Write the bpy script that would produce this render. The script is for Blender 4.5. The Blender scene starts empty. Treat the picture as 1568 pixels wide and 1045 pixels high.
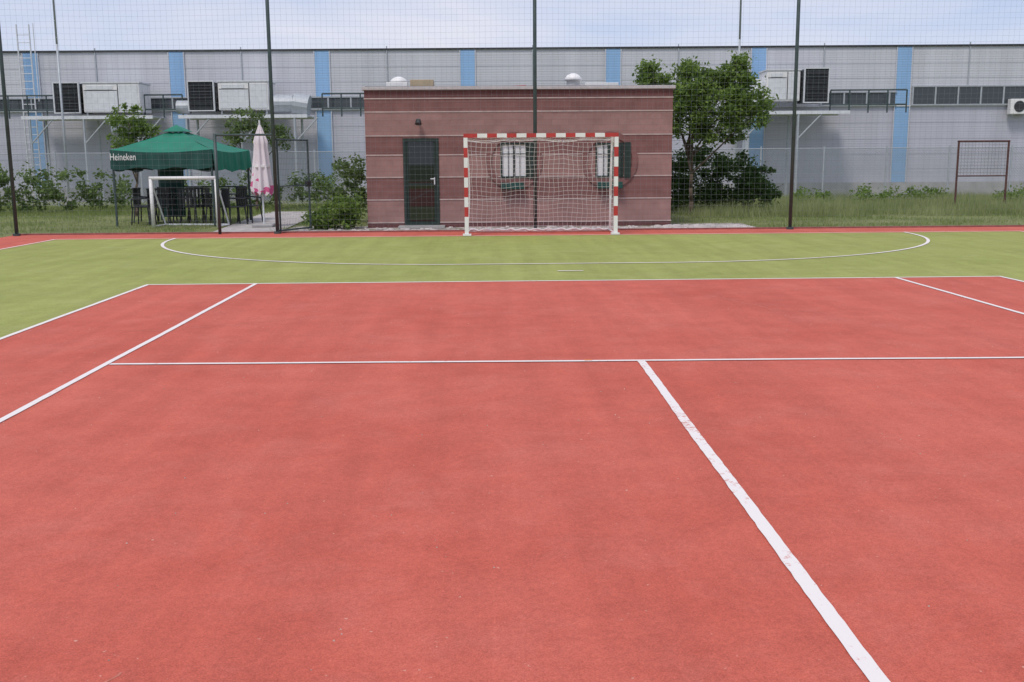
import bpy, math, random
import numpy as np
from mathutils import Matrix, Vector
random.seed(7); rng=np.random.default_rng(7)
D=bpy.data; SC=bpy.context.scene
rad=math.radians

# ------------------------------------------------------------ materials
def new_mat(name):
    m=D.materials.new(name); m.use_nodes=True
    nt=m.node_tree; b=nt.nodes['Principled BSDF']
    return m,nt,b
def simple(name,col,rough=.6,var=.12,scale=8,bump=0,bscale=60,metal=0,spec=.4):
    m,nt,b=new_mat(name); N=nt.nodes; L=nt.links
    b.inputs['Roughness'].default_value=rough; b.inputs['Metallic'].default_value=metal
    b.inputs['Specular IOR Level'].default_value=spec
    tc=N.new('ShaderNodeTexCoord')
    n=N.new('ShaderNodeTexNoise'); n.inputs['Scale'].default_value=scale; n.inputs['Detail'].default_value=6
    L.new(tc.outputs['Object'],n.inputs['Vector'])
    r=N.new('ShaderNodeValToRGB'); r.color_ramp.elements[0].position=.3; r.color_ramp.elements[1].position=.7
    r.color_ramp.elements[0].color=(*[c*(1-var) for c in col],1)
    r.color_ramp.elements[1].color=(*[min(1,c*(1+var)) for c in col],1)
    L.new(n.outputs['Fac'],r.inputs['Fac']); L.new(r.outputs['Color'],b.inputs['Base Color'])
    if bump:
        n2=N.new('ShaderNodeTexNoise'); n2.inputs['Scale'].default_value=bscale; n2.inputs['Detail'].default_value=5
        L.new(tc.outputs['Object'],n2.inputs['Vector'])
        bp=N.new('ShaderNodeBump'); bp.inputs['Strength'].default_value=bump; bp.inputs['Distance'].default_value=.01
        L.new(n2.outputs['Fac'],bp.inputs['Height']); L.new(bp.outputs['Normal'],b.inputs['Normal'])
    return m

def court_mat(name,dark,light,speck,dusty):
    m,nt,b=new_mat(name); N=nt.nodes; L=nt.links
    b.inputs['Roughness'].default_value=.85; b.inputs['Specular IOR Level'].default_value=.25
    tc=N.new('ShaderNodeTexCoord')
    def noise(s,d=5,ro=.6,vec=None,dist=0):
        n=N.new('ShaderNodeTexNoise'); n.inputs['Scale'].default_value=s; n.inputs['Detail'].default_value=d; n.inputs['Roughness'].default_value=ro; n.inputs['Distortion'].default_value=dist
        L.new(vec or tc.outputs['Object'],n.inputs['Vector']); return n
    def ramp(inp,p0,p1,c0=(0,0,0,1),c1=(1,1,1,1)):
        r=N.new('ShaderNodeValToRGB'); r.color_ramp.elements[0].position=p0; r.color_ramp.elements[1].position=p1
        r.color_ramp.elements[0].color=c0; r.color_ramp.elements[1].color=c1; L.new(inp,r.inputs['Fac']); return r
    def mix(fac,c1,c2,mode='MIX'):
        x=N.new('ShaderNodeMixRGB'); x.blend_type=mode
        if isinstance(fac,float): x.inputs['Fac'].default_value=fac
        else: L.new(fac,x.inputs['Fac'])
        L.new(c1,x.inputs['Color1'])
        if isinstance(c2,tuple): x.inputs['Color2'].default_value=c2
        else: L.new(c2,x.inputs['Color2'])
        return x.outputs['Color']
    r=ramp(noise(.55,6,.65).outputs['Fac'],.32,.68,(*dark,1),(*light,1))
    c=mix(.24,r.outputs['Color'],noise(3.2,8,.7).outputs['Fac'],'OVERLAY')
    dn=noise(1.5,9,.74,dist=.4); rr=ramp(dn.outputs['Fac'],.50,.78); sc=N.new('ShaderNodeMath'); sc.operation='MULTIPLY'; sc.inputs[1].default_value=.55; L.new(rr.outputs['Color'],sc.inputs[0])
    c=mix(sc.outputs[0],c,(*dusty,1))
    mp=N.new('ShaderNodeMapping'); mp.inputs['Scale'].default_value=(2.6,.16,1); L.new(tc.outputs['Object'],mp.inputs['Vector'])
    c=mix(.22,c,noise(1.4,4,.6,mp.outputs[0]).outputs['Fac'],'OVERLAY')
    f=noise(150,3,.85); c=mix(.75,c,f.outputs['Fac'],'OVERLAY')
    g=noise(40,6,.85); c=mix(.45,c,g.outputs['Fac'],'OVERLAY')
    v=ramp(noise(38,2,.5).outputs['Fac'],.735,.79)
    c=mix(v.outputs['Color'],c,(*speck,1))
    v2=ramp(noise(55,2,.5).outputs['Fac'],.26,.22)
    L.new(c,b.inputs['Base Color'])
    bp=N.new('ShaderNodeBump'); bp.inputs['Strength'].default_value=.5; bp.inputs['Distance'].default_value=.004
    L.new(f.outputs['Fac'],bp.inputs['Height']); L.new(bp.outputs['Normal'],b.inputs['Normal'])
    return m
M_red=court_mat('red_acrylic',(.50,.100,.066),(.57,.136,.096),(.64,.32,.25),(.59,.185,.145))
M_green=court_mat('green_acrylic',(.275,.300,.075),(.33,.35,.100),(.45,.45,.25),(.38,.39,.165))

def line_mat():
    m,nt,b=new_mat('court_line_paint'); N=nt.nodes; L=nt.links
    b.inputs['Roughness'].default_value=.8
    tc=N.new('ShaderNodeTexCoord'); n=N.new('ShaderNodeTexNoise'); n.inputs['Scale'].default_value=22; n.inputs['Detail'].default_value=8; n.inputs['Roughness'].default_value=.75
    L.new(tc.outputs['Object'],n.inputs['Vector'])
    n2=N.new('ShaderNodeTexNoise'); n2.inputs['Scale'].default_value=1.3
    L.new(tc.outputs['Object'],n2.inputs['Vector'])
    ad=N.new('ShaderNodeMath'); ad.operation='MULTIPLY_ADD'; ad.inputs[1].default_value=.45; L.new(n2.outputs['Fac'],ad.inputs[0]); L.new(n.outputs['Fac'],ad.inputs[2])
    r=N.new('ShaderNodeValToRGB'); r.color_ramp.elements[0].position=.54; r.color_ramp.elements[1].position=.63
    r.color_ramp.elements[0].color=(.62,.30,.25,1); r.color_ramp.elements[1].color=(.80,.74,.71,1)
    L.new(ad.outputs[0],r.inputs['Fac']); L.new(r.outputs['Color'],b.inputs['Base Color'])
    return m
M_line=line_mat()

M_white=simple('white_paint',(.80,.79,.78),.4,.05)
M_goalred=simple('red_paint',(.47,.045,.04),.4,.12)
M_netw=simple('white_cord',(.75,.72,.72),.8,.05)
M_netg=simple('grey_cord',(.22,.26,.27),.8,.05)
M_post=simple('dark_green_steel',(.050,.075,.075),.45,.2)
M_frame=simple('dark_door_frame',(.018,.035,.030),.4,.2)
M_black=simple('black_plastic',(.028,.031,.034),.45,.2)
M_rust=simple('rusty_steel',(.10,.045,.04),.8,.3)
M_galv=simple('galvanised_steel',(.42,.45,.48),.5,.1,metal=.2)
M_lgrey=simple('light_grey_steel',(.66,.68,.71),.5,.08)
def block_mat(name,col,seed):
    m,nt,b=new_mat(name); N=nt.nodes; L=nt.links; b.inputs['Roughness'].default_value=.9; b.inputs['Specular IOR Level'].default_value=.2
    tc=N.new('ShaderNodeTexCoord'); mp=N.new('ShaderNodeMapping'); mp.inputs['Rotation'].default_value=(math.pi/2,0,0); mp.inputs['Location'].default_value=(seed*.13,0,0)
    L.new(tc.outputs['Object'],mp.inputs['Vector'])
    br=N.new('ShaderNodeTexBrick'); br.inputs['Scale'].default_value=1; br.inputs['Brick Width'].default_value=.39; br.inputs['Row Height'].default_value=.13
    br.inputs['Mortar Size'].default_value=.003; br.inputs['Color1'].default_value=(*[c*1.06 for c in col],1); br.inputs['Color2'].default_value=(*[c*.94 for c in col],1)
    br.inputs['Mortar'].default_value=(*[c*.8 for c in col],1); L.new(mp.outputs[0],br.inputs['Vector'])
    n=N.new('ShaderNodeTexNoise'); n.inputs['Scale'].default_value=2.5; n.inputs['Detail'].default_value=9; n.inputs['Roughness'].default_value=.7; L.new(tc.outputs['Object'],n.inputs['Vector'])
    mx=N.new('ShaderNodeMixRGB'); mx.blend_type='OVERLAY'; mx.inputs['Fac'].default_value=.4; L.new(br.outputs['Color'],mx.inputs['Color1']); L.new(n.outputs['Fac'],mx.inputs['Color2'])
    L.new(mx.outputs['Color'],b.inputs['Base Color'])
    n2=N.new('ShaderNodeTexNoise'); n2.inputs['Scale'].default_value=45; L.new(tc.outputs['Object'],n2.inputs['Vector'])
    bp=N.new('ShaderNodeBump'); bp.inputs['Strength'].default_value=.4; bp.inputs['Distance'].default_value=.01; L.new(n2.outputs['Fac'],bp.inputs['Height']); L.new(bp.outputs['Normal'],b.inputs['Normal'])
    return m
M_brickA=block_mat('rose_split_block',(.325,.190,.175),0)
M_brickB=block_mat('maroon_split_block',(.225,.112,.105),1)
M_brickC=block_mat('dark_maroon_block',(.15,.066,.066),2)
M_seam=simple('pale_mortar',(.48,.38,.36),.9,.15)
M_cap=simple('zinc_coping',(.50,.47,.48),.5,.1)
M_rooff=simple('roof_felt',(.12,.12,.13),.9,.2)
def panel_mat(name,col):
    m,nt,b=new_mat(name); N=nt.nodes; L=nt.links; b.inputs['Roughness'].default_value=.5
    tc=N.new('ShaderNodeTexCoord'); mp=N.new('ShaderNodeMapping'); mp.inputs['Scale'].default_value=(1.2,1,.12); L.new(tc.outputs['Object'],mp.inputs['Vector'])
    n=N.new('ShaderNodeTexNoise'); n.inputs['Scale'].default_value=1.2; n.inputs['Detail'].default_value=8; n.inputs['Roughness'].default_value=.65; L.new(mp.outputs[0],n.inputs['Vector'])
    r=N.new('ShaderNodeValToRGB'); r.color_ramp.elements[0].position=.3; r.color_ramp.elements[1].position=.65
    r.color_ramp.elements[0].color=(*[c*.88 for c in col],1); r.color_ramp.elements[1].color=(*[c*1.05 for c in col],1)
    L.new(n.outputs['Fac'],r.inputs['Fac']); L.new(r.outputs['Color'],b.inputs['Base Color'])
    wv=N.new('ShaderNodeTexWave'); wv.bands_direction='Z'; wv.inputs['Scale'].default_value=3.3; L.new(tc.outputs['Object'],wv.inputs['Vector'])
    bp=N.new('ShaderNodeBump'); bp.inputs['Strength'].default_value=.25; bp.inputs['Distance'].default_value=.01; L.new(wv.outputs['Fac'],bp.inputs['Height']); L.new(bp.outputs['Normal'],b.inputs['Normal'])
    return m
M_wallU=panel_mat('warehouse_panel',(.57,.58,.62))
M_wallL=panel_mat('warehouse_lower_panel',(.50,.50,.57))
M_blue=panel_mat('blue_panel',(.27,.46,.72))
M_conc=simple('concrete',(.38,.37,.36),.9,.15,3,.3,30)
M_path=simple('path_concrete',(.44,.41,.39),.9,.2,5,.4,40)
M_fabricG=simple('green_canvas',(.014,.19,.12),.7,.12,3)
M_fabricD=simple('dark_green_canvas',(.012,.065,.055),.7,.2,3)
M_wood=simple('bark',(.10,.075,.055),.95,.3,14,.6,40)
M_tan=simple('tan_box',(.45,.36,.24),.7,.1)
M_louvre=simple('dark_louvre',(.035,.037,.042),.6,.3)
def glass(name,col,rough=.04,ior=1.5):
    m,nt,b=new_mat(name); b.inputs['Base Color'].default_value=(*col,1); b.inputs['Roughness'].default_value=rough
    b.inputs['Specular IOR Level'].default_value=.5; b.inputs['IOR'].default_value=ior; return m
M_glass=glass('door_glass',(.010,.016,.016),.02,1.62)
M_winglass=glass('window_glass',(.05,.06,.068),.08)
M_pane=glass('pale_glass',(.78,.80,.83),.15)  # near-white base colour given directly to the clubhouse window panes

def leaf_mat(name,c1,c2,trans=.35,nscale=1.6):
    m=D.materials.new(name); m.use_nodes=True; nt=m.node_tree; N=nt.nodes; L=nt.links
    for n in list(N): N.remove(n)
    out=N.new('ShaderNodeOutputMaterial'); g=N.new('ShaderNodeNewGeometry'); tc=N.new('ShaderNodeTexCoord')
    n=N.new('ShaderNodeTexNoise'); n.inputs['Scale'].default_value=nscale; L.new(tc.outputs['Object'],n.inputs['Vector'])
    a=N.new('ShaderNodeMath'); a.operation='MULTIPLY_ADD'; a.inputs[1].default_value=.55
    s=N.new('ShaderNodeMath'); s.operation='MULTIPLY_ADD'; s.inputs[1].default_value=1.1; s.inputs[2].default_value=-.3
    L.new(n.outputs['Fac'],s.inputs[0]); L.new(g.outputs['Random Per Island'],a.inputs[0]); L.new(s.outputs[0],a.inputs[2])
    r=N.new('ShaderNodeValToRGB'); r.color_ramp.elements[0].color=(*c1,1); r.color_ramp.elements[1].color=(*c2,1)
    L.new(a.outputs[0],r.inputs['Fac'])
    d=N.new('ShaderNodeBsdfDiffuse'); t=N.new('ShaderNodeBsdfTranslucent'); mx=N.new('ShaderNodeMixShader'); mx.inputs[0].default_value=trans
    L.new(r.outputs['Color'],d.inputs['Color']); L.new(r.outputs['Color'],t.inputs['Color'])
    L.new(d.outputs[0],mx.inputs[1]); L.new(t.outputs[0],mx.inputs[2]); L.new(mx.outputs[0],out.inputs['Surface'])
    return m
M_leaf=leaf_mat('leaf_green',(.06,.115,.025),(.27,.38,.10),.42)
M_leafD=leaf_mat('leaf_dark',(.028,.058,.020),(.12,.19,.06))
M_leafM=leaf_mat('leaf_mid',(.06,.10,.035),(.22,.30,.11),.4)
M_grassb=leaf_mat('grass_blades',(.14,.19,.05),(.36,.42,.17),.45,.5)
M_grasst=leaf_mat('tall_grass_blades',(.17,.22,.07),(.44,.47,.24),.45,.6)
def ground_mat():
    m,nt,b=new_mat('grass_soil'); N=nt.nodes; L=nt.links; b.inputs['Roughness'].default_value=.95; b.inputs['Specular IOR Level'].default_value=.1
    tc=N.new('ShaderNodeTexCoord'); n=N.new('ShaderNodeTexNoise'); n.inputs['Scale'].default_value=.5; n.inputs['Detail'].default_value=9; n.inputs['Roughness'].default_value=.7
    L.new(tc.outputs['Object'],n.inputs['Vector']); r=N.new('ShaderNodeValToRGB'); e=r.color_ramp.elements
    e[0].position=.3; e[0].color=(.13,.165,.055,1); e[1].position=.7; e[1].color=(.25,.26,.125,1)
    L.new(n.outputs['Fac'],r.inputs['Fac']); L.new(r.outputs['Color'],b.inputs['Base Color']); return m
M_ground=ground_mat()

# ------------------------------------------------------------ helpers
def link(o,parent=None):
    SC.collection.objects.link(o)
    if parent: o.parent=parent
    return o
def empty(name,loc=(0,0,0),rz=0):
    e=D.objects.new(name,None); e.empty_display_size=.3; e.location=loc; e.rotation_euler=(0,0,rz); SC.collection.objects.link(e); return e
def meshobj(name,v,f,mats,parent=None,mi=None,smooth=False):
    me=D.meshes.new(name); me.from_pydata([tuple(p) for p in v],[],f)
    if not isinstance(mats,(list,tuple)): mats=[mats]
    for m in mats: me.materials.append(m)
    if mi is not None: me.polygons.foreach_set('material_index',mi)
    if smooth: me.polygons.foreach_set('use_smooth',[True]*len(f))
    me.update(); return link(D.objects.new(name,me),parent)
BF=[(0,3,2,1),(4,5,6,7),(0,1,5,4),(1,2,6,5),(2,3,7,6),(3,0,4,7)]
def boxdata(x0,x1,y0,y1,z0,z1):
    return [(x0,y0,z0),(x1,y0,z0),(x1,y1,z0),(x0,y1,z0),(x0,y0,z1),(x1,y0,z1),(x1,y1,z1),(x0,y1,z1)]
def boxes(name,lst,mats,parent=None,mi=None,bevel=0):
    v=[];f=[];mm=[]
    for k,b in enumerate(lst):
        o=len(v); v+=boxdata(*b); f+=[tuple(i+o for i in q) for q in BF]
        mm+=[mi[k] if mi else 0]*6
    ob=meshobj(name,v,f,mats,parent,mm)
    if bevel:
        md=ob.modifiers.new('b','BEVEL'); md.width=bevel; md.segments=2
    return ob
def segdata(p,q,r0,r1=None,n=4):
    r1=r0 if r1 is None else r1
    p=Vector(p);q=Vector(q);d=(q-p)
    if d.length<1e-6: d=Vector((0,0,1))
    d.normalize(); a=Vector((0,0,1)) if abs(d.z)<.9 else Vector((1,0,0))
    u=d.cross(a).normalized(); w=d.cross(u)
    v=[];
    for c,r in((p,r0),(q,r1)):
        for i in range(n):
            t=2*math.pi*(i+.5)/n; v.append(tuple(c+u*(math.cos(t)*r)+w*(math.sin(t)*r)))
    f=[(i,(i+1)%n,n+(i+1)%n,n+i) for i in range(n)]
    f+=[tuple(range(n-1,-1,-1)),tuple(range(n,2*n))]
    return v,f
def segs(name,lst,mat,parent=None,n=4,smooth=False,r=None):
    V=[];F=[]
    for s in lst:
        if r is not None: v,f=segdata(s[0],s[1],r,r,n)
        else: v,f=segdata(s[0],s[1],s[2],s[3] if len(s)>3 else None,n)
        o=len(V); V+=v; F+=[tuple(i+o for i in q) for q in f]
    return meshobj(name,V,F,mat,parent,smooth=smooth)
def tris_np(name,verts,faces_n,k,mat,parent=None):
    me=D.meshes.new(name); nv=len(verts)
    me.vertices.add(nv); me.vertices.foreach_set('co',verts.astype(np.float32).ravel())
    me.loops.add(nv); me.loops.foreach_set('vertex_index',np.arange(nv,dtype=np.int32))
    me.polygons.add(faces_n); me.polygons.foreach_set('loop_start',np.arange(0,nv,k,dtype=np.int32))
    me.polygons.foreach_set('loop_total',np.full(faces_n,k,dtype=np.int32))
    me.materials.append(mat); me.update(calc_edges=True); me.validate()
    return link(D.objects.new(name,me),parent)

# ------------------------------------------------------------ camera
PITCH=rad(9.89); YAW=rad(1.41); ROLL=.007; H=1.532
cam=D.cameras.new('camera'); co=D.objects.new('camera',cam); SC.collection.objects.link(co)
cam.lens=36.34; cam.sensor_width=36; cam.clip_end=3000
R=Matrix.Rotation(-YAW,4,'Z')@Matrix.Rotation(math.pi/2-PITCH,4,'X')@Matrix.Rotation(-ROLL,4,'Z')
co.matrix_world=Matrix.Translation((0,0,H))@R
SC.camera=co

# ------------------------------------------------------------ world + sun
SUN_EL=rad(58); SUN_AZ=rad(-150)
w=D.worlds.new('World'); SC.world=w; w.use_nodes=True; nt=w.node_tree; N=nt.nodes; L=nt.links
bg=N['Background']; bg.inputs['Strength'].default_value=.12
sky=N.new('ShaderNodeTexSky'); sky.sky_type='NISHITA'; sky.sun_disc=False; sky.sun_elevation=SUN_EL; sky.sun_rotation=SUN_AZ
sky.air_density=1.0; sky.dust_density=.8; sky.ozone_density=3.0
tc=N.new('ShaderNodeTexCoord'); mp=N.new('ShaderNodeMapping'); mp.inputs['Scale'].default_value=(1,1,3.6); mp.inputs['Location'].default_value=(.4,.2,.3)
n=N.new('ShaderNodeTexNoise'); n.inputs['Scale'].default_value=3.4; n.inputs['Detail'].default_value=9; n.inputs['Roughness'].default_value=.56; n.inputs['Distortion'].default_value=.3
L.new(tc.outputs['Generated'],mp.inputs['Vector']); L.new(mp.outputs[0],n.inputs['Vector'])
haze=N.new('ShaderNodeMixRGB'); haze.inputs['Fac'].default_value=.7; haze.inputs['Color2'].default_value=(4.5,5.2,7.4,1)
L.new(sky.outputs['Color'],haze.inputs['Color1'])
r=N.new('ShaderNodeValToRGB'); r.color_ramp.elements[0].position=.38; r.color_ramp.elements[1].position=.70
r.color_ramp.elements[0].color=(.15,.15,.15,1); r.color_ramp.elements[1].color=(.95,.95,.95,1)
L.new(n.outputs['Fac'],r.inputs['Fac'])
mx=N.new('ShaderNodeMixRGB'); mx.inputs['Color2'].default_value=(6.5,6.6,7.5,1)
L.new(r.outputs['Color'],mx.inputs['Fac']); L.new(haze.outputs['Color'],mx.inputs['Color1']); L.new(mx.outputs['Color'],bg.inputs['Color'])
sl=D.lights.new('sun','SUN'); sl.energy=1.9; sl.angle=rad(14); sl.color=(1,.93,.84)
so=D.objects.new('sun',sl); SC.collection.objects.link(so); so.location=(-10,-10,20)
sd=Vector((math.sin(SUN_AZ)*math.cos(SUN_EL),math.cos(SUN_AZ)*math.cos(SUN_EL),math.sin(SUN_EL)))
so.rotation_euler=sd.to_track_quat('Z','Y').to_euler()

# ------------------------------------------------------------ ground
def sheet(name,x0,x1,y0,y1,z,mat,parent=None):
    return meshobj(name,[(x0,y0,z),(x1,y0,z),(x1,y1,z),(x0,y1,z)],[(0,1,2,3)],mat,parent)
sheet('ground',-400,400,-400,500,-.012,M_ground)
court=empty('sports_court')
CX=1.18; GY=21.45; BY=13.20; SY=7.88
sheet('court_surround',-10.3,12.8,-30,22.95,0,M_red,court)
sheet('green_playfield',CX-10,CX+10,-20,GY,.004,M_green,court)
sheet('red_tennis_area',CX-5.485,CX+5.485,-10.39,BY,.008,M_red,court)
LV=[];LF=[]
def addline(pts,wd,z,V_=None,F_=None,jit=.05):
    V_=LV if V_ is None else V_; F_=LF if F_ is None else F_
    P=[Vector((a,b,0)) for a,b in pts]; o=len(V_)
    for i,p in enumerate(P):
        t=(P[min(i+1,len(P)-1)]-P[max(i-1,0)]).normalized(); nrm=Vector((-t.y,t.x,0))
        a=p+nrm*(wd/2*(1+random.uniform(-jit,jit))); b=p-nrm*(wd/2*(1+random.uniform(-jit,jit)))
        V_.extend([(a.x,a.y,z),(b.x,b.y,z)])
    F_.extend([(o+2*i,o+2*i+1,o+2*i+3,o+2*i+2) for i in range(len(P)-1)])
def straight(a,b,wd,z,wob=.004,seg=.12):
    Ln=(Vector(b)-Vector(a)).length; n=max(2,int(Ln/seg)); ph=random.uniform(0,6); out=[]
    d=(Vector(b)-Vector(a)).normalized(); nx,ny=-d.y,d.x
    for i in range(n+1):
        t=i/n; q=t*Ln; o=wob*math.sin(ph+q*1.6)*math.sin(q*.6+ph*2) if 0<i<n else 0
        out.append((a[0]+(b[0]-a[0])*t+nx*o,a[1]+(b[1]-a[1])*t+ny*o))
    addline(out,wd,z,jit=.07)
zl=.012
straight((CX-5.51,BY),(CX+5.51,BY),.055,zl)
for sx in(-5.485,-4.115,4.115,5.485): straight((CX+sx,-10.4),(CX+sx,BY-.03),.05,zl+.001)
straight((CX-4.08,SY),(CX+4.08,SY-.19),.05,zl+.002,.007)
straight((CX-.075,-4.0),(CX,SY-.12),.060,zl+.001,.004,.06)
straight((CX-5.5,-10.4),(CX+5.5,-10.4),.05,zl+.002)
pts=[]
for i in range(41):
    t=math.pi-math.pi/2*i/40; pts.append((CX-1.5+6.05*math.cos(t),GY-6*math.sin(t)))
pts+=[(CX-1.5+3*i/8,GY-6) for i in range(1,8)]
for i in range(41):
    t=math.pi/2-math.pi/2*i/40; pts.append((CX+1.5+6.05*math.cos(t),GY-6*math.sin(t)))
addline(pts,.06,zl)
addline([(CX-.18,GY-7.05),(CX+.18,GY-7.05)],.06,zl)
straight((CX-10,-20),(CX-10,GY),.05,zl); straight((CX+10,-20),(CX+10,GY),.05,zl)
straight((CX-10,GY),(CX+10,GY),.05,zl+.001)
meshobj('court_lines',LV,LF,M_line,court)
CV=[];CF=[]
def crack(x,y,ang,n,st,wd):
    p=[]
    for i in range(n):
        p.append((x,y)); ang+=random.gauss(0,.22); x+=math.cos(ang)*st; y+=math.sin(ang)*st
    addline(p,wd,.0092,CV,CF,.5)
crack(-1.12,2.95,-1.9,26,.022,.009); crack(-3.6,9.5,.2,36,.06,.010); crack(3.4,10.2,2.6,30,.06,.010)
meshobj('coating_cracks',CV,CF,simple('crack_filler',(.56,.185,.13),.9,.15),court)
boxes('orange_scuff',[(CX-.43,CX-.37,SY-.085,SY-.035,.0145,.0155)],simple('orange_scuff_rubber',(.62,.18,.07),.8,.2),court)
V=[];F=[]
for i in range(420):
    x=random.uniform(-5,7); y=random.uniform(1.8,13)+0; s=random.uniform(.0025,.006); o=len(V)
    a=random.uniform(0,3); V+=[(x+s*math.cos(a+q*2.09),y+s*math.sin(a+q*2.09),.0085) for q in range(3)]+[(x,y,.0085+s)]
    F+=[(o,o+1,o+3),(o+1,o+2,o+3),(o+2,o,o+3)]
meshobj('loose_grit',V,F,simple('grit',(.48,.36,.30),.9,.4,3),court)
boxes('edging_kerb',[(-10.36,12.9,22.96,23.04,-.05,.03)],simple('kerb_red_concrete',(.30,.10,.09),.9,.2),court)

# paving
pv=empty('paved_path')
def paver_mat():
    m,nt,b=new_mat('rough_paving'); N=nt.nodes; L=nt.links; b.inputs['Roughness'].default_value=.9
    tc=N.new('ShaderNodeTexCoord'); v=N.new('ShaderNodeTexVoronoi'); v.inputs['Scale'].default_value=5
    L.new(tc.outputs['Object'],v.inputs['Vector']); r=N.new('ShaderNodeValToRGB')
    r.color_ramp.elements[0].color=(.68,.62,.59,1); r.color_ramp.elements[0].position=.1; r.color_ramp.elements[1].color=(.28,.25,.23,1); r.color_ramp.elements[1].position=.7
    L.new(v.outputs['Distance'],r.inputs['Fac'])
    n=N.new('ShaderNodeTexNoise'); n.inputs['Scale'].default_value=2.2; n.inputs['Detail'].default_value=7; L.new(tc.outputs['Object'],n.inputs['Vector'])
    r2=N.new('ShaderNodeValToRGB'); r2.color_ramp.elements[0].position=.58; r2.color_ramp.elements[1].position=.66; L.new(n.outputs['Fac'],r2.inputs['Fac'])
    mx=N.new('ShaderNodeMixRGB'); mx.inputs['Color2'].default_value=(.18,.20,.09,1); L.new(r2.outputs['Color'],mx.inputs['Fac']); L.new(r.outputs['Color'],mx.inputs['Color1'])
    L.new(mx.outputs['Color'],b.inputs['Base Color']); return m
sheet('paving_strip',-4.6,6.2,23.05,25.2,.0,paver_mat(),pv)
meshobj('path_slab',[(-6.1,23.05,.004),(-4.6,23.05,.004),(-5.1,33,.004),(-6.9,33,.004)],[(0,1,2,3)],M_path,pv)
V=[];F=[]
for i in range(260):   # loose paving rubble beside the wall
    x=random.choice([random.uniform(-4.5,6),random.uniform(4,6)]); y=random.uniform(23.3,24.35); s=random.uniform(.03,.10); h=random.uniform(.01,.035); o=len(V); a=random.uniform(0,3)
    if -2.1<x<-.9 and y>24: continue
    for zz,q in((.001,1),(h,.8)):
        for j in range(5): V.append((x+s*q*math.cos(a+j*1.257)*random.uniform(.8,1.2),y+s*q*math.sin(a+j*1.257)*.8,zz))
    F.append(tuple(range(o+5,o+10))); F+=[(o+j,o+(j+1)%5,o+5+(j+1)%5,o+5+j) for j in range(5)]
meshobj('paving_stones',V,F,simple('pale_stone',(.55,.50,.48),.9,.25,2),pv)

# ------------------------------------------------------------ ball fence
FY=22.76; SP=5.63; PX0=1.09
fence=empty('ball_stop_fence')
px=[PX0+SP*k for k in range(-3,4)]
segs('posts',[((x,FY,-.05),(x,FY,7.4),.040) for x in px]+[((-5.79,FY,-.05),(-5.79,FY,2.15),.035)],M_post,fence,n=10,smooth=True)
segs('post_bases',[((x,FY,0),(x,FY,.05),.08) for x in px],M_post,fence,n=10)
segs('gate_header',[((-5.79,FY,2.12),(-4.54,FY,2.12),.025)],M_post,fence,n=8)
net=[]
x=px[0]
while x<px[-1]:
    z0=2.12 if -5.79<x<-4.54 else .03
    net.append(((x+random.uniform(-.01,.01),FY+.05,z0),(x+random.uniform(-.01,.01),FY+.05,7.3))); x+=.12
z=.05
while z<7.35:
    if z<2.1:
        net.append(((px[0],FY+.05,z),(-5.79,FY+.05,z))); net.append(((-4.54,FY+.05,z),(px[-1],FY+.05,z)))
    else:
        for a,b in zip(px,px[1:]):
            sg=random.uniform(.01,.04); m=(a+b)/2
            net.append(((a,FY+.05,z),(m,FY+.05,z-sg))); net.append(((m,FY+.05,z-sg),(b,FY+.05,z)))
    z+=.12
segs('netting',net,M_netg,fence,n=3,r=.0013)
gate=empty('fence_gate',(-4.50,FY+.06,0),rad(66))
g=[((0,0,.06),(1.2,0,.06),.02),((0,0,2.02),(1.2,0,2.02),.02),((0.03,0,.06),(.03,0,2.02),.022),((1.2,0,.04),(1.2,0,2.04),.022),((0,0,1.02),(1.2,0,1.02),.014)]
segs('gate_frame',g,M_post,gate,n=8)
segs('gate_mesh',[((x*.06,0,.06),(x*.06,0,2.02)) for x in range(1,20)]+[((0,0,.06+z*.12),(1.2,0,.06+z*.12)) for z in range(1,17)],M_post,gate,n=3,r=.0015)
boxes('gate_latch',[(1.1,1.24,-.04,.04,.98,1.12)],M_black,gate)

# ------------------------------------------------------------ handball goal
goal=empty('handball_goal',(CX-.03,GY,0))
W=1.5; PH=2.0; T=.08
bl=[];mi=[]; n=9
for s in(-1,1):
    xa=s*W if s>0 else -W-T
    for i in range(n):
        bl.append((xa,xa+T,-T/2,T/2,PH-.2*(i+1),PH-.2*i)); mi.append(0 if i%2==0 else 1)
    bl.append((xa,xa+T,-T/2,T/2,.013,PH-.2*n)); mi.append(0)
cells=[(-W-T,-W+.2,1)]
nn=13; xx=-W+.2; step=(2*W-.4)/nn
for i in range(nn): cells.append((xx+i*step,xx+(i+1)*step,0 if i%2==0 else 1))
cells.append((W-.2,W+T,1))
for a,b,c in cells: bl.append((a,b,-T/2,T/2,PH,PH+T)); mi.append(c)
boxes('goal_frame',bl,[M_white,M_goalred],goal,mi)
boxes('foot_plates',[(-W-T-.04,-W+.05,-.07,.10,0.0135,.05),(W-.05,W+T+.04,-.07,.10,0.0135,.05)],M_white,goal)
DT=.75; DB=1.0
br=[]
for s in(-1,1):
    x=s*(W+.04)
    prof=[(0.03,2.05),(.35,2.06),(.6,2.0),(.74,1.84),(.78,1.6),(.88,.8),(DB,.05)]
    for a,b in zip(prof,prof[1:]): br.append(((x,a[0],a[1]),(x,b[0],b[1]),.016))
    br.append(((x,.03,.04),(x,DB,.04),.022))
br.append(((-W-.04,DB,.04),(W+.04,DB,.04),.026))
segs('net_supports',br,M_white,goal,n=8,smooth=True)
ns=[]
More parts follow.
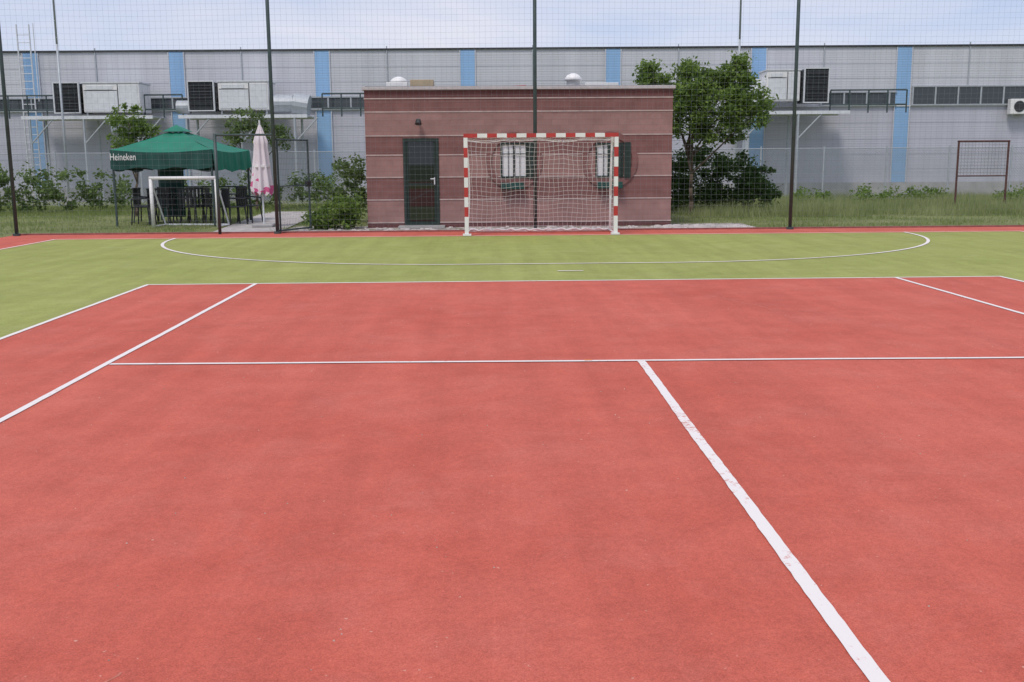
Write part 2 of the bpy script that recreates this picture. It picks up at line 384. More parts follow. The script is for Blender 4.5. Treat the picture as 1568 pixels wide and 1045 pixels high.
def grid(P,nu,nv):
    for i in range(nu+1):
        for j in range(nv+1):
            if i<nu: ns.append((P(i/nu,j/nv),P((i+1)/nu,j/nv)))
            if j<nv: ns.append((P(i/nu,j/nv),P(i/nu,(j+1)/nv)))
def back(u,v):
    x=-W-.03+u*(2*W+.06); z=1.9*(1-v)+.05
    sag=.05*math.sin(u*9)*v+.10*math.sin(math.pi*v)
    y=.74+(DB-.74)*v-sag*1.3
    return (x+.012*math.sin(z*9+u*20),y,z-.05*abs(math.sin(u*math.pi*3))*(1-v)-.02*math.sin(u*17+v*7)*math.sin(math.pi*v))
def top(u,v):
    return (-W-.03+u*(2*W+.06),.04+v*.7,2.04-.09*v-.06*math.sin(math.pi*v)*abs(math.sin(u*12)+.4))
grid(back,30,20); grid(top,30,7)
for s in(-1,1):
    def side(u,v,s=s):
        d=.74+(DB-.74)*v; return (s*(W+.02)-s*.05*math.sin(math.pi*u)*math.sin(math.pi*v),.04+u*(d-.04),1.96*(1-v)+.05)
    grid(side,8,20)
segs('goal_net',ns,M_netw,goal,n=3,r=.0029)
segs('net_hem',[((-W+i*.1,DB-.05+.03*math.sin(i*1.7),.07+.02*math.sin(i*2.3)),(-W+(i+1)*.1,DB-.05+.03*math.sin((i+1)*1.7),.07+.02*math.sin((i+1)*2.3)),.018) for i in range(30)],M_netw,goal,n=6)

mg=empty('mini_goal',(-8.02,25.3,0),rad(-7))
segs('mini_goal_frame',[((0,0,0),(0,0,1.18),.045),((1.62,0,0),(1.62,0,1.18),.045),((-.03,0,1.18),(1.65,0,1.18),.045)],M_white,mg,n=8,smooth=True)
segs('mini_goal_back',[((0,0,1.12),(0,.7,.03),.02),((1.62,0,1.12),(1.62,.7,.03),.02),((0,.7,.03),(1.62,.7,.03),.025),((0,0,.03),(0,.7,.03),.02),((1.62,0,.03),(1.62,.7,.03),.02)],M_lgrey,mg,n=8)

# ------------------------------------------------------------ clubhouse
KX0,KX1,KY,KD,KH=-2.76,4.37,24.45,4.6,3.15
k=empty('masonry_clubhouse_building')
door=(-1.90,-1.07,.06,2.06); w1=(.36,1.0,1.13,1.95); w2=(2.58,3.24,1.13,1.93)
bands=[(0,.12,2),(.12,.65,0),(.65,1.17,1),(1.17,1.68,0),(1.68,2.12,1),(2.12,2.66,0),(2.66,2.96,1),(2.96,KH,2)]
ops=[door,w1,w2]
xs=sorted({KX0,KX1,*[o[0] for o in ops],*[o[1] for o in ops]})
bl=[];mi=[];seam=[]
for z0,z1,m in bands:
    zs=sorted({z0,z1,*[z for o in ops for z in o[2:] if z0<z<z1]})
    for za,zb in zip(zs,zs[1:]):
        run=None
        for xa,xb in zip(xs,xs[1:]):
            cx=(xa+xb)/2; cz=(za+zb)/2
            if any(o[0]<cx<o[1] and o[2]<cz<o[3] for o in ops):
                if run: bl.append((run[0],run[1],KY,KY+.24,za,zb)); mi.append(m); run=None
            else: run=(run[0],xb) if run else (xa,xb)
        if run: bl.append((run[0],run[1],KY,KY+.24,za,zb)); mi.append(m)
    bl.append((KX0,KX0+.24,KY+.24,KY+KD,z0,z1)); mi.append(m)
    bl.append((KX1-.24,KX1,KY+.24,KY+KD,z0,z1)); mi.append(m)
    bl.append((KX0+.24,KX1-.24,KY+KD-.24,KY+KD,z0,z1)); mi.append(m)
    if z0>.05:
        run=None
        for xa,xb in zip(xs,xs[1:]):
            cx=(xa+xb)/2
            if any(o[0]<cx<o[1] and o[2]-.01<z0<o[3]+.005 for o in ops):
                if run: seam.append((run[0],run[1],KY-.012,KY,z0-.014,z0+.014)); run=None
            else: run=(run[0],xb) if run else (xa,xb)
        if run: seam.append((run[0],run[1],KY-.012,KY,z0-.014,z0+.014))
        seam.append((KX0-.012,KX0,KY-.012,KY+KD,z0-.014,z0+.014)); seam.append((KX1,KX1+.012,KY-.012,KY+KD,z0-.014,z0+.014))
boxes('walls',bl,[M_brickA,M_brickB,M_brickC],k,mi)
boxes('string_courses',seam,M_seam,k)
boxes('coping',[(KX0-.05,KX1+.05,KY-.06,KY+KD+.05,KH,KH+.075)],M_cap,k,bevel=.008)
boxes('roof_slab',[(KX0+.02,KX1-.02,KY+.02,KY+KD-.02,KH+.076,KH+.09)],M_rooff,k)
boxes('floor_slab',[(KX0+.25,KX1-.25,KY+.1,KY+KD-.25,0.002,.055)],M_conc,k)
for nm,cx in(('round_surround_1',.68),('round_surround_2',2.91)):
    V=[];F=[];nseg=48
    for i in range(nseg):
        t=2*math.pi*i/nseg
        for r_,y_ in((.53,KY-.002),(.53,KY-.035),(.66,KY-.035),(.66,KY-.002)): V.append((cx+r_*math.cos(t),y_,1.53+r_*math.sin(t)))
    for i in range(nseg):
        j=(i+1)%nseg
        for a in range(3): F.append((4*i+a,4*i+a+1,4*j+a+1,4*j+a))
    meshobj(nm,V,F,M_brickB,k)
dx0,dx1,dz0,dz1=door; fr=.07
boxes('door_frame',[(dx0,dx0+fr,KY-.02,KY+.10,dz0,dz1),(dx1-fr,dx1,KY-.02,KY+.10,dz0,dz1),(dx0+fr,dx1-fr,KY-.02,KY+.10,dz1-fr,dz1),(dx0+fr,dx1-fr,KY-.02,KY+.10,dz0,dz0+.08),(dx0+fr,dx1-fr,KY-.01,KY+.08,.98,1.03)],M_frame,k)
boxes('door_leaf_frame',[(dx0+.075,dx0+.12,KY+.0,KY+.06,.145,1.985),(dx1-.12,dx1-.075,KY+.0,KY+.06,.145,1.985)],M_frame,k)
boxes('door_glass',[(dx0+.12,dx1-.12,KY+.03,KY+.05,.145,.979),(dx0+.12,dx1-.12,KY+.03,KY+.05,1.031,1.985)],M_glass,k)
boxes('door_handle',[(dx1-.12,dx1-.095,KY-.07,KY,1.0,1.16),(dx1-.20,dx1-.095,KY-.075,KY-.05,1.12,1.145)],M_lgrey,k)
boxes('door_step',[(dx0-.12,dx1+.12,KY-.42,KY-.001,0.005,.055)],M_conc,k)
for nm,o in(('window_1',w1),('window_2',w2)):
    a,b,c,d=o; cx=(a+b)/2
    boxes(nm+'_frame',[(a,a+.045,KY-.01,KY+.12,c,d),(b-.045,b,KY-.01,KY+.12,c,d),(a+.045,b-.045,KY-.01,KY+.12,d-.045,d),(a+.045,b-.045,KY-.01,KY+.12,c,c+.045)],M_frame,k)
    boxes(nm+'_panes',[(a+.046,b-.046,KY+.04,KY+.055,c+.046,d-.046)],M_pane,k)
    boxes(nm+'_bars',[(cx-.025,cx+.025,KY+.01,KY+.038,c+.046,d-.046)]+[(a+.05+(b-a-.1)*q-.008,a+.05+(b-a-.1)*q+.008,KY,KY+.009,c+.046,d-.046) for q in(.25,.75)]+[(a+.05,b-.05,KY,KY+.009,d-.27,d-.25)],M_black,k)
boxes('window_shutters',[(1.005,1.13,KY-.06,KY-.036,1.12,1.96),(3.25,3.40,KY-.06,KY-.036,1.12,1.94),(2.86,3.18,KY-.035,KY-.012,1.16,1.9)],M_frame,k)
boxes('flower_box',[(.36,.90,KY-.22,KY-.037,.88,1.03),(2.62,3.2,KY-.22,KY-.037,.88,1.03)],M_fabricD,k,bevel=.01)
segs('wall_lamp',[((-1.52,KY-.0,2.42),(-1.52,KY-.12,2.45),.02),((-1.52,KY-.12,2.48),(-1.52,KY-.16,2.38),.05,.08)],M_black,k,n=12)
def dome(name,x,y,z,r,h,mat,parent):
    V=[];F=[];n=20
    prof=[(r*.8,0),(r*.8,h*.5),(r*1.05,h*.52),(r,h*.68),(r*.7,h*.88),(r*.3,h*.98),(.001,h)]
    for rr,hh in prof:
        for i in range(n): V.append((x+rr*math.cos(2*math.pi*i/n),y+rr*math.sin(2*math.pi*i/n),z+hh))
    for a in range(len(prof)-1):
        for i in range(n): F.append((a*n+i,a*n+(i+1)%n,(a+1)*n+(i+1)%n,(a+1)*n+i))
    meshobj(name,V,F,mat,parent,smooth=True)
zr=KH+.09
dome('roof_vent_1',-2.05,25.6,zr,.20,.30,M_white,k); dome('roof_vent_2',2.15,25.6,zr,.20,.36,M_white,k)
boxes('roof_box',[(-1.75,-1.2,25.2,25.7,zr,zr+.20),(-2.3,-1.8,25.0,25.3,zr,zr+.13),(2.4,3.2,25.2,25.8,zr,zr+.11)],[M_tan,M_white],k,[0,1,1],bevel=.01)
segs('roof_cable',[((.4,25.3,zr+.03),(1.0,25.3,zr+.05),.02)],M_goalred,k,n=6)

# ------------------------------------------------------------ warehouse
wh=empty('warehouse_building',(0,0,0),-YAW)
WY=43; top_z=5.95
boxes('facade_upper',[(-60,60,WY,WY+40,3.62,top_z)],M_wallU,wh)
boxes('facade_lower',[(-60,60,WY+.02,WY+39.9,0.55,3.60)],M_wallL,wh)
boxes('drip_ledge',[(-60,60,WY-.05,WY+.3,3.60,3.64)],M_lgrey,wh)
boxes('plinth',[(-60,60,WY-.03,WY+39.9,-.1,.55)],M_conc,wh)
boxes('roof_flashing',[(-60,60,WY-.06,WY+40,top_z,top_z+.07)],M_louvre,wh)
st=[];ps=[];gr=[]
for i in range(-8,9):
    c=-1.71+5.87*i
    st.append((c-.31,c+.31,WY-.03,WY-.001,3.66,top_z-.002)); st.append((c-.31,c+.31,WY-.012,WY+.018,.56,3.595))
    for s in (-.31,.31): gr.append((c+s-.02,c+s+.02,WY-.045,WY-.031,.56,top_z-.01))
    ps.append((c+2.6,c+2.64,WY-.045,WY-.002,3.9,top_z+.16))
boxes('blue_stripes',st,M_blue,wh); boxes('stripe_trims',gr,M_wallU,wh)
boxes('panel_seams',[(-60,60,WY-.006,WY-.0005,z,z+.014) for z in(4.15,4.72,5.3)]+[(-60,60,WY+.012,WY+.0195,z,z+.014) for z in(1.1,1.7,2.3,2.95)],simple('seam_grey',(.42,.43,.47),.6,.05),wh)
boxes('rain_spouts',ps,M_galv,wh)
wb=[(16.3,26,3.68,4.36),(-24,-17.5,3.67,4.12),(-14.6,-12.4,3.68,4.12),(12.6,15.6,3.68,4.15),(-8.3,-5.6,3.68,4.1)]
gl=[];mu=[]
for a,b,c,d in wb:
    gl.append((a,b,WY-.055,WY-.047,c,d)); mu+= [(a-.05,b+.05,WY-.09,WY-.047,d,d+.05),(a-.05,b+.05,WY-.09,WY-.047,c-.05,c)]
    x=a
    while x<=b+.01: mu.append((x-.03,x+.03,WY-.085,WY-.056,c,d)); x+=.92
boxes('window_glass',gl,M_winglass,wh); boxes('window_frames',mu,M_galv,wh)

UY=41.2
def ahu(name,x0,x1,z0,z1,dark=None):
    e=empty(name,(0,0,0),-YAW)
    boxes('housing',[(x0,x1,UY,UY+1.3,z0,z1)],M_white,e,bevel=.03)
    boxes('lid',[(x0-.03,x1+.03,UY-.03,UY+1.33,z1+.002,z1+.05)],M_lgrey,e)
    xm=x0+(x1-x0)*.62
    boxes('access_panels',[(x0+.06,xm-.03,UY-.015,UY-.001,z0+.06,z1-.3),(xm+.03,x1-.06,UY-.015,UY-.001,z0+.06,z1-.08),(x0+.15,xm-.2,UY-.02,UY-.001,z1-.24,z1-.1)],M_lgrey,e)
    boxes('panel_gaps',[(xm-.015,xm+.015,UY-.006,UY-.0005,z0+.04,z1-.04),(x0+.05,xm-.03,UY-.006,UY-.0005,z1-.285,z1-.255)],M_louvre,e)
    segs('feet',[((x0+.1,UY+.1,z0-.15),(x0+.1,UY+.1,z0),.04),((x1-.1,UY+.1,z0-.15),(x1-.1,UY+.1,z0),.04)],M_galv,e)
    if dark:
        a,b,c,d=dark
        boxes('intake_hood',[(a,b,UY-.1,UY+1.2,c,d)],M_louvre,e)
        boxes('louvre_blades',[(a+.06,b-.06,UY-.14,UY-.101,c+.08+i*.12,c+.11+i*.12) for i in range(int((d-c-.1)/.12))],M_black,e)
        boxes('hood_rim',[(a-.04,a,UY-.16,UY-.05,c,d),(b,b+.04,UY-.16,UY-.05,c,d),(a-.04,b+.04,UY-.16,UY-.05,d,d+.04),(a-.04,b+.04,UY-.16,UY-.05,c-.04,c)],M_lgrey,e)
    return e
ahu('air_handling_unit',-16.6,-14.4,3.5,4.6,(-17.65,-16.72,3.5,4.6))
ahu('air_handling_unit.001',-11.35,-9.4,3.55,4.62,(-12.45,-11.5,3.55,4.62))
ahu('air_handling_unit.002',9.95,11.25,3.75,4.9,(11.4,12.3,3.7,4.95))
du=empty('ventilation_duct',(0,0,0),-YAW)
segs('ducts',[((-13.1,UY+.5,3.7),(-12.6,UY+.5,3.7),.26),((-9.3,UY+.4,3.8),(-8.5,UY+.4,3.8),.36,.34),((-8.5,UY+.4,3.8),(-7.9,UY+.4,3.7),.42,.42)],M_galv,du,n=16)
segs('elbow',[((9.9,UY+.5,4.5),(9.6,UY+.5,3.9),.32),((9.6,UY+.5,3.9),(9.35,UY+.5,3.1),.32,.28),((9.35,UY+.5,3.1),(9.3,UY+.5,.6),.12)],M_lgrey,du,n=16)
pl=empty('service_platform',(0,0,0),-YAW)
bm=[];lg=[]
for a,b in((-19,-13.9),(-12.9,-7.9),(8.8,13.2)):
    bm+= [(a,b,UY-.15,UY-.05,3.24,3.37),(a,b,UY+1.3,UY+1.4,3.24,3.37),(a,b,UY-.049,UY+1.299,3.30,3.34)]
    x=a+.3
    while x<b:
        lg.append(((x,UY-.1,0),(x,UY-.1,3.24),.05)); lg.append(((x,UY-.1,2.3),(x+.9,UY-.1,3.24),.03)); lg.append(((x,UY+1.35,0),(x,UY+1.35,3.24),.05)); x+=2.1
boxes('platform_beams',bm,M_lgrey,pl); segs('platform_legs',lg,M_galv,pl,n=6)
rl=[]
for a,b in((-22,-18),(-14.4,-12.9),(-7.4,-5.7),(12.6,15.6)):
    for z in(3.62,4.18): rl.append(((a,UY+.5,z),(b,UY+.5,z),.03))
    x=a
    while x<=b+.01: rl.append(((x,UY+.5,3.3),(x,UY+.5,4.18),.03)); x+=.75
segs('railings',rl,M_post,pl,n=6)
ac=empty('air_conditioner',(0,0,0),-YAW)
boxes('casing',[(20.15,21.0,42.6,42.9,3.25,3.85)],M_white,ac,bevel=.02)
segs('fan_grille',[((20.5,42.6,3.55),(20.5,42.58,3.55),.22)],M_louvre,ac,n=24); segs('brackets',[((20.25,42.9,3.22),(20.25,42.6,3.22),.02),((20.9,42.9,3.22),(20.9,42.6,3.22),.02)],M_galv,ac)
dc=empty('exhaust_cowl',(0,0,0),-YAW)
segs('cowl',[((-15.5,UY-.3,2.95),(-15.2,UY-.2,3.0),.38,.1),((-15.2,UY-.2,3.0),(-15.2,UY+.2,3.3),.08)],M_lgrey,dc,n=20)
for nm,x,zt in(('lightning_mast',-17.15,16),('lightning_mast.001',8.7,16)):
    e=empty(nm,(0,0,0),-YAW); segs('mast_tube',[((x,40.5,0),(x,40.5,6),.045,.04),((x,40.5,6),(x,40.5,zt),.04,.025)],M_galv,e,n=8,smooth=True)
    boxes('mast_base',[(x-.15,x+.15,40.35,40.65,0,.2)],M_conc,e)
rl=empty('roof_ladder',(0,0,0),-YAW)
L_=[((-19.6,42.6,0),(-19.6,42.6,7),.03),((-19.1,42.6,0),(-19.1,42.6,7),.03)]+[((-19.6,42.6,.3*i),(-19.1,42.6,.3*i),.015) for i in range(1,23)]
L_+=[((-20.1,42.3,6),(-20.1,42.3,7),.02),((-18.8,42.3,4),(-18.8,42.3,7),.02)]
segs('ladder',L_,M_lgrey,rl,n=6)

# ------------------------------------------------------------ rear chain-link fence
bf=empty('chain_link_fence')
BFY=37.8
po=[]; x=-36
while x<40: po.append(((x,BFY,0),(x,BFY,1.98),.03)); x+=2.3
segs('fence_posts',po,M_galv,bf,n=8)
segs('fence_rails',[((-36,BFY,1.9),(40,BFY,1.9),.014),((-36,BFY,1.0),(40,BFY,1.0),.008),((-36,BFY,.1),(40,BFY,.1),.008)],M_galv,bf,n=6)
wr=[]; x=-38
while x<40:
    wr.append(((x,BFY-.01,.05),(x+1.85,BFY-.01,1.9))); wr.append(((x+1.85,BFY+.01,.05),(x,BFY+.01,1.9))); x+=.10
segs('wire',wr,M_galv,bf,n=3,r=.006)
mf=empty('rusty_metal_stand')
fx0,fx1,fy=13.85,15.33,30.4
segs('stand_tubes',[((fx0,fy,0),(fx0,fy,2.0),.03),((fx1,fy,0),(fx1,fy,2.0),.03),((fx0-.03,fy,2.0),(fx1+.03,fy,2.0),.03),((fx0,fy,1.0),(fx1,fy,1.0),.022),((fx0,fy,0),(fx0,fy+.9,0.03),.02),((fx1,fy,0),(fx1,fy+.9,0.03),.02)],M_rust,mf,n=8)
segs('stand_mesh',[((fx0+i*.1,fy,1.0),(fx0+i*.1,fy,2.0),.003) for i in range(1,15)]+[((fx0,fy,1+i*.1),(fx1,fy,1+i*.1),.003) for i in range(1,10)],M_rust,mf,n=3)

# ------------------------------------------------------------ canopy tent
gz=empty('canopy_tent')
A=(-9.15,25.9);B=(-6.6,25.6);C=(-6.3,28.3);Dq=(-8.85,28.6); cen=(-7.85,27.1)
cor=[A,B,C,Dq]; ez=1.86; pz=2.40
V=[];F=[];nu=12;nvv=8
for s in range(4):
    p=cor[s];q=cor[(s+1)%4]; base=len(V)
    for j in range(nvv+1):
        t=j/nvv*.86
        for i in range(nu+1):
            u=i/nu; ex=p[0]+(q[0]-p[0])*u; ey=p[1]+(q[1]-p[1])*u
            x=ex+(cen[0]-ex)*t; y=ey+(cen[1]-ey)*t
            z=ez+(pz-ez)*(t**1.2)-.07*math.sin(math.pi*u)*(1-t)+.02*math.sin(u*15+s+t*6)*(1-t)*t*2.5
            V.append((x,y,z))
    for j in range(nvv):
        for i in range(nu):
            a=base+j*(nu+1)+i; F.append((a,a+1,a+nu+2,a+nu+1))
b=len(V); V+=[(cen[0]+(p[0]-cen[0])*.22,cen[1]+(p[1]-cen[1])*.22,pz-.08) for p in cor]+[(cen[0],cen[1],pz+.1)]
F+=[(b+i,b+(i+1)%4,b+4) for i in range(4)]
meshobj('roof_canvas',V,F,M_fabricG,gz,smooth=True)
for s in range(4):
    V=[];F=[]; p=cor[s];q=cor[(s+1)%4]; dx,dy=q[0]-p[0],q[1]-p[1]; ll=math.hypot(dx,dy); nx,ny=dy/ll,-dx/ll; n=60
    for i in range(n+1):
        u=i/n; ww=.03*math.sin(u*31+s*2)+.015*math.sin(u*67)
        zt=ez-.07*math.sin(math.pi*u)-.002
        V.append((p[0]+dx*u+nx*.006,p[1]+dy*u+ny*.006,zt)); V.append((p[0]+dx*u+nx*(.03+ww),p[1]+dy*u+ny*(.03+ww),zt-.46-.03*math.sin(u*17)+(.08*math.sin(math.pi*u) if s==0 else 0)))
    F=[(2*i,2*i+1,2*i+3,2*i+2) for i in range(n)]
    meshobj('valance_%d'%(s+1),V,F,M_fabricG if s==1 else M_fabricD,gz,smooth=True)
segs('legs',[((p[0]+(cen[0]-p[0])*.03,p[1]+(cen[1]-p[1])*.03,0),(p[0]+(cen[0]-p[0])*.03,p[1]+(cen[1]-p[1])*.03,ez-.01),.028) for p in cor]+[((A[0]+.1,A[1]+.1,1.42),(B[0]-.1,B[1]+.1,1.42),.015),((Dq[0]+.1,Dq[1]-.1,.9),(C[0]-.1,C[1]-.1,.9),.02)],M_post,gz,n=8)
boxes('back_sidewall',[(Dq[0]+.1,-8.1,28.35,28.36,.1,1.5)],M_fabricD,gz)
tcu=D.curves.new('lettering','FONT'); tcu.body='Heineken'; tcu.size=.24; tcu.extrude=.002; to=D.objects.new('lettering',tcu)
SC.collection.objects.link(to); to.parent=gz; tcu.materials.append(M_white)
to.location=(A[0]+.02,A[1]-.11,ez-.25); to.rotation_euler=(rad(90),0,math.atan2(B[1]-A[1],B[0]-A[0])); to.scale=(.72,1,1)

def chair(name,x,y,rz):
    e=empty(name,(x,y,0),rz)
    boxes('seat',[(-.23,.23,-.22,.22,.43,.455)],M_black,e,bevel=.01)
    boxes('backrest',[(-.2+.1*i-.03,-.2+.1*i+.03,.20,.225,.456,.86) for i in range(5)]+[(-.23,.23,.19,.235,.861,.91)],M_black,e)
    segs('legs',[((sx*.2,sy*.19,.43),(sx*.24,sy*.23,0),.018) for sx in(-1,1) for sy in(-1,1)],M_black,e,n=6)
    segs('armrests',[((sx*.24,-.2,.64),(sx*.24,.21,.67),.02) for sx in(-1,1)]+[((sx*.24,-.2,.43),(sx*.24,-.2,.64),.016) for sx in(-1,1)],M_black,e,n=6)
def table(name,x,y):
    e=empty(name,(x,y,0),random.uniform(-.1,.1))
    boxes('table_top',[(-.4,.4,-.4,.4,.71,.74)],M_black,e,bevel=.01)
    segs('table_legs',[((sx*.33,sy*.33,.71),(sx*.36,sy*.36,0),.022) for sx in(-1,1) for sy in(-1,1)],M_black,e,n=6)
cl=[(-8.7,26.7,-1.6),(-8.2,26.4,.2),(-7.4,26.5,2.9),(-7.5,27.5,3.0),(-8.5,27.9,.1),(-6.85,26.7,1.6),(-6.3,26.3,2.2),(-8.9,27.5,1.5),(-6.1,27.1,1.2)]
for i,(x,y,r_) in enumerate(cl): chair('garden_chair' if i==0 else 'garden_chair.%03d'%i,x,y,r_)
table('garden_table',-8.1,27.1); table('garden_table.001',-6.9,27.3)

# ------------------------------------------------------------ closed parasol
um=empty('closed_parasol',(-5.34,25.2,0))
def umb_mat():
    m,nt,b=new_mat('printed_canvas'); N=nt.nodes; L=nt.links; b.inputs['Roughness'].default_value=.8
    tc=N.new('ShaderNodeTexCoord'); n=N.new('ShaderNodeTexNoise'); n.inputs['Scale'].default_value=6; L.new(tc.outputs['Object'],n.inputs['Vector'])
    sp=N.new('ShaderNodeSeparateXYZ'); L.new(tc.outputs['Object'],sp.inputs[0])
    g=N.new('ShaderNodeMapRange'); g.inputs[1].default_value=.7; g.inputs[2].default_value=1.4; g.inputs[3].default_value=.10; g.inputs[4].default_value=-.14; L.new(sp.outputs['Z'],g.inputs[0])
    a=N.new('ShaderNodeMath'); a.operation='ADD'; L.new(n.outputs['Fac'],a.inputs[0]); L.new(g.outputs[0],a.inputs[1])
    r=N.new('ShaderNodeValToRGB'); r.color_ramp.elements[0].position=.56; r.color_ramp.elements[1].position=.58
    r.color_ramp.elements[0].color=(.74,.68,.71,1); r.color_ramp.elements[1].color=(.62,.12,.28,1)
    L.new(a.outputs[0],r.inputs['Fac']); L.new(r.outputs['Color'],b.inputs['Base Color']); return m
V=[];F=[];n=64
prof=[(.80,.215),(.95,.23),(1.2,.20),(1.5,.175),(1.75,.155),(1.95,.14),(2.02,.15),(2.15,.11),(2.3,.06),(2.42,.02)]
for z,r_ in prof:
    for i in range(n):
        t=2*math.pi*i/n; rr=r_*(1+.22*math.sin(8*t+z*1.2)+.05*math.sin(3*t+z*4)); V.append((rr*math.cos(t),rr*math.sin(t),z+(.05*math.sin(8*t) if z<.9 else 0)))
for a in range(len(prof)-1):
    for i in range(n): F.append((a*n+i,a*n+(i+1)%n,(a+1)*n+(i+1)%n,(a+1)*n+i))
meshobj('folded_canopy',V,F,umb_mat(),um,smooth=True)
segs('pole',[((0,0,0),(0,0,2.52),.022)],M_lgrey,um,n=10)
segs('strap',[((0,0,1.42),(0,0,1.47),.20)],M_white,um,n=20)
boxes('base_block',[(-.25,.25,-.25,.25,0.006,.08)],M_conc,um,bevel=.02)

# ------------------------------------------------------------ vegetation
def leafcloud(blobs,size,clump=.22,per=60,flat=.8):
    P=[]
    for cx,cy,cz,rx,ry,rz,nc in blobs:
        d=rng.normal(size=(nc,3)); d/=np.linalg.norm(d,axis=1)[:,None]
        rr=rng.uniform(.35,1.08,size=(nc,1))**.6
        c=np.array([cx,cy,cz])+d*rr*np.array([rx,ry,rz])
        for q in c:
            s=clump*rng.uniform(.5,1.3); m=int(per*rng.uniform(.5,1.3))
            P.append(q+rng.normal(size=(m,3))*s*np.array([.55,.55,.42]))
    P=np.concatenate(P); P=P[P[:,2]>.01]; n=len(P)
    a=rng.normal(size=(n,3)); a[:,2]*=flat; a/=np.linalg.norm(a,axis=1)[:,None]
    b=rng.normal(size=(n,3)); b-= (b*a).sum(1)[:,None]*a; b/=np.linalg.norm(b,axis=1)[:,None]
    s=size*rng.uniform(.6,1.3,size=(n,1)); a=a*s; b=b*s*.5
    V=np.stack([P-a,P-b*1.0,P+a,P+b],1).reshape(-1,3)
    return V,n
def tree(name,base,fork,blobs,size,mat,tr=.07,clump=.22,per=60):
    e=empty(name,base); bx,by,bz=base
    sg=[]; pts=[Vector((0,0,-.05))]
    for i in range(1,6): pts.append(Vector((random.uniform(-.03,.03)*i,random.uniform(-.03,.03)*i,fork*i/5)))
    for i in range(5): sg.append((pts[i],pts[i+1],tr*(1-.09*i),tr*(1-.09*(i+1))))
    for b in blobs:
        c=Vector((b[0]-bx,b[1]-by,b[2]-bz)); st=pts[random.choice([3,4,5,5])]
        if c.z<st.z: st=pts[3]
        mid=st.lerp(c,.5)+Vector((random.uniform(-.1,.1),random.uniform(-.1,.1),.08))
        sg.append((st,mid,tr*.5,tr*.32)); sg.append((mid,c,tr*.32,tr*.18))
        for _ in range(6):
            d=Vector((random.gauss(0,1),random.gauss(0,1),random.gauss(.3,1))).normalized()
            t=c+Vector((d.x*b[3],d.y*b[4],d.z*b[5]))*.8; s0=mid.lerp(c,random.random()); sg.append((s0,t,tr*.16,tr*.06))
    segs('trunk_and_limbs',sg,M_wood,e,n=7,smooth=True)
    V,n=leafcloud([(b[0]-bx,b[1]-by,b[2]-bz,*b[3:]) for b in blobs],size,clump,per)
    tris_np('foliage',V,n,4,mat,e); return e
tree('broadleaf_tree',(5.75,29,0),1.9,[
 (4.8,29,3.65,.55,.6,.5,28),(5.1,28.8,3.05,.55,.6,.45,26),(5.7,29.1,3.45,.65,.7,.6,40),(6.3,29,2.95,.75,.7,.65,42),(6.85,29.1,3.8,.45,.5,.5,26),(6.2,29.1,3.6,.4,.4,.35,14),
 (7.05,29,3.25,.65,.6,.6,36),(7.5,29,2.8,.45,.5,.4,18),(5.75,28.9,2.45,.6,.6,.4,24),(6.6,29,2.35,.6,.6,.35,22),(4.5,29,3.9,.22,.25,.2,6),(7.05,29,4.15,.2,.2,.2,6),(5.6,29,3.95,.3,.2,.15,8)],.058,M_leaf,.065,.2,78)
tree('young_tree',(-10.3,31,0),1.6,[(-10.35,31,2.7,.5,.5,.5,26),(-10.0,31,2.3,.45,.45,.35,18),(-10.5,31,2.15,.45,.4,.35,16),(-9.7,31,2.0,.35,.4,.3,10)],.055,M_leaf,.045,.17,60)
tree('young_tree.001',(-7.2,33,0),1.6,[(-7.3,33,2.85,.6,.5,.4,18),(-6.8,33,2.5,.6,.5,.4,16),(-7.7,33,2.5,.4,.4,.4,12),(-6.3,33,2.2,.3,.4,.3,8)],.055,M_leafM,.045,.17,50)
def bush(name,blobs,size,mat,clump=.2,per=60):
    V,n=leafcloud(blobs,size,clump,per); return tris_np(name,V,n,4,mat)
bush('dark_bush',[(6.2,30.4,.95,.8,.7,.95,60),(7.3,30.6,.85,.9,.7,.85,60),(5.5,30.4,.8,.5,.6,.8,30),(8.1,30.5,.65,.55,.5,.65,26)],.06,M_leafD,.22,80)
bush('low_shrub',[(-3.35,24.2,.33,.42,.4,.36,34),(-3.85,24.4,.20,.4,.4,.24,20),(-3.1,24.5,.45,.22,.3,.36,12)],.05,M_leaf,.15,60)
bush('tall_shrub',[(-3.5,26.9,.85,.42,.5,.85,40),(-4.2,27.3,.5,.45,.5,.5,16)],.055,M_leafM,.18,55)
bush('hedge',[(-20+i*1.1,34+random.uniform(-.5,.5),.65+random.uniform(-.12,.2),.75,.6,.7,22) for i in range(8)],.07,M_leafM,.24,50)
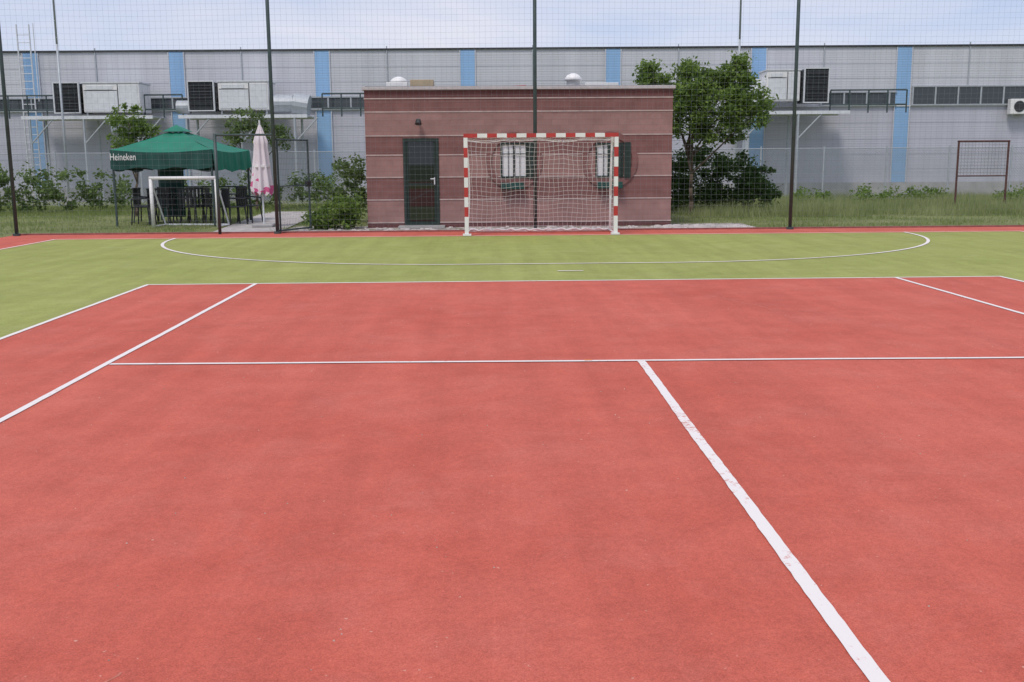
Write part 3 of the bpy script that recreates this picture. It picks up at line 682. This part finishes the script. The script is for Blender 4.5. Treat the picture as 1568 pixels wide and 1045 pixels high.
bush('hedge.001',[(-9.8+i*1.0,35+random.uniform(-.4,.4),.5+random.uniform(-.15,.45),.6,.6,.6,14) for i in range(6)],.065,M_leafM,.22,45)
bush('weeds',[(8.0+i*.9+random.uniform(-.4,.4),36+random.uniform(-2,1.2),.22,.7,.6,random.uniform(.2,.5),9) for i in range(18)],.055,M_leaf,.2,40)

def grass(name,x0,x1,y0,y1,n,hmin,hmax,wid,mat,excl):
    X=rng.uniform(x0,x1,n); Y=rng.uniform(y0,y1,n); k=np.ones(n,bool)
    for a,b,c,d in excl: k&=~((X>a)&(X<b)&(Y>c)&(Y<d))
    pat=np.sin(X*1.3+np.sin(Y*.9)*2)*np.cos(Y*1.1+X*.4)
    k&=rng.uniform(-1.3,1,n)<pat+.3
    X=X[k];Y=Y[k];pat=pat[k];m=len(X)
    h=rng.uniform(hmin,hmax,m)*(1+.35*pat); t=rng.uniform(0,2*np.pi,m); l=h*rng.uniform(0,.6,m); t2=rng.uniform(0,2*np.pi,m)
    wv=wid*rng.uniform(.6,1.4,m)
    V=np.empty((m,3,3)); V[:,0]=np.c_[X-np.cos(t)*wv,Y-np.sin(t)*wv,np.full(m,-.01)]
    V[:,1]=np.c_[X+np.cos(t)*wv,Y+np.sin(t)*wv,np.full(m,-.01)]
    V[:,2]=np.c_[X+np.cos(t2)*l,Y+np.sin(t2)*l,h]
    return tris_np(name,V.reshape(-1,3),m,3,mat)
EX=[(-10.3,12.9,20,23.06),(-4.6,6.1,23,24.8),(-2.9,4.5,24,29.2),(-6.6,-4.75,23,33)]
grass('grass',-22,22,23.05,37.5,130000,.03,.09,.006,M_grassb,EX)
grass('grass.001',5,22,27.5,39,60000,.10,.36,.009,M_grasst,EX+[(0,5.5,0,29)])
grass('grass.002',-24,-4,31,38,25000,.08,.20,.008,M_grassb,EX)
grass('grass.003',-24,-10.35,10,23.05,30000,.03,.1,.006,M_grassb,[])
grass('grass.004',-5,7,23.06,24.6,500,.02,.08,.005,M_grassb,[(-2.2,-.9,24,24.6)])
SC.view_settings.view_transform='Standard'; SC.view_settings.look='None'; SC.view_settings.exposure=0
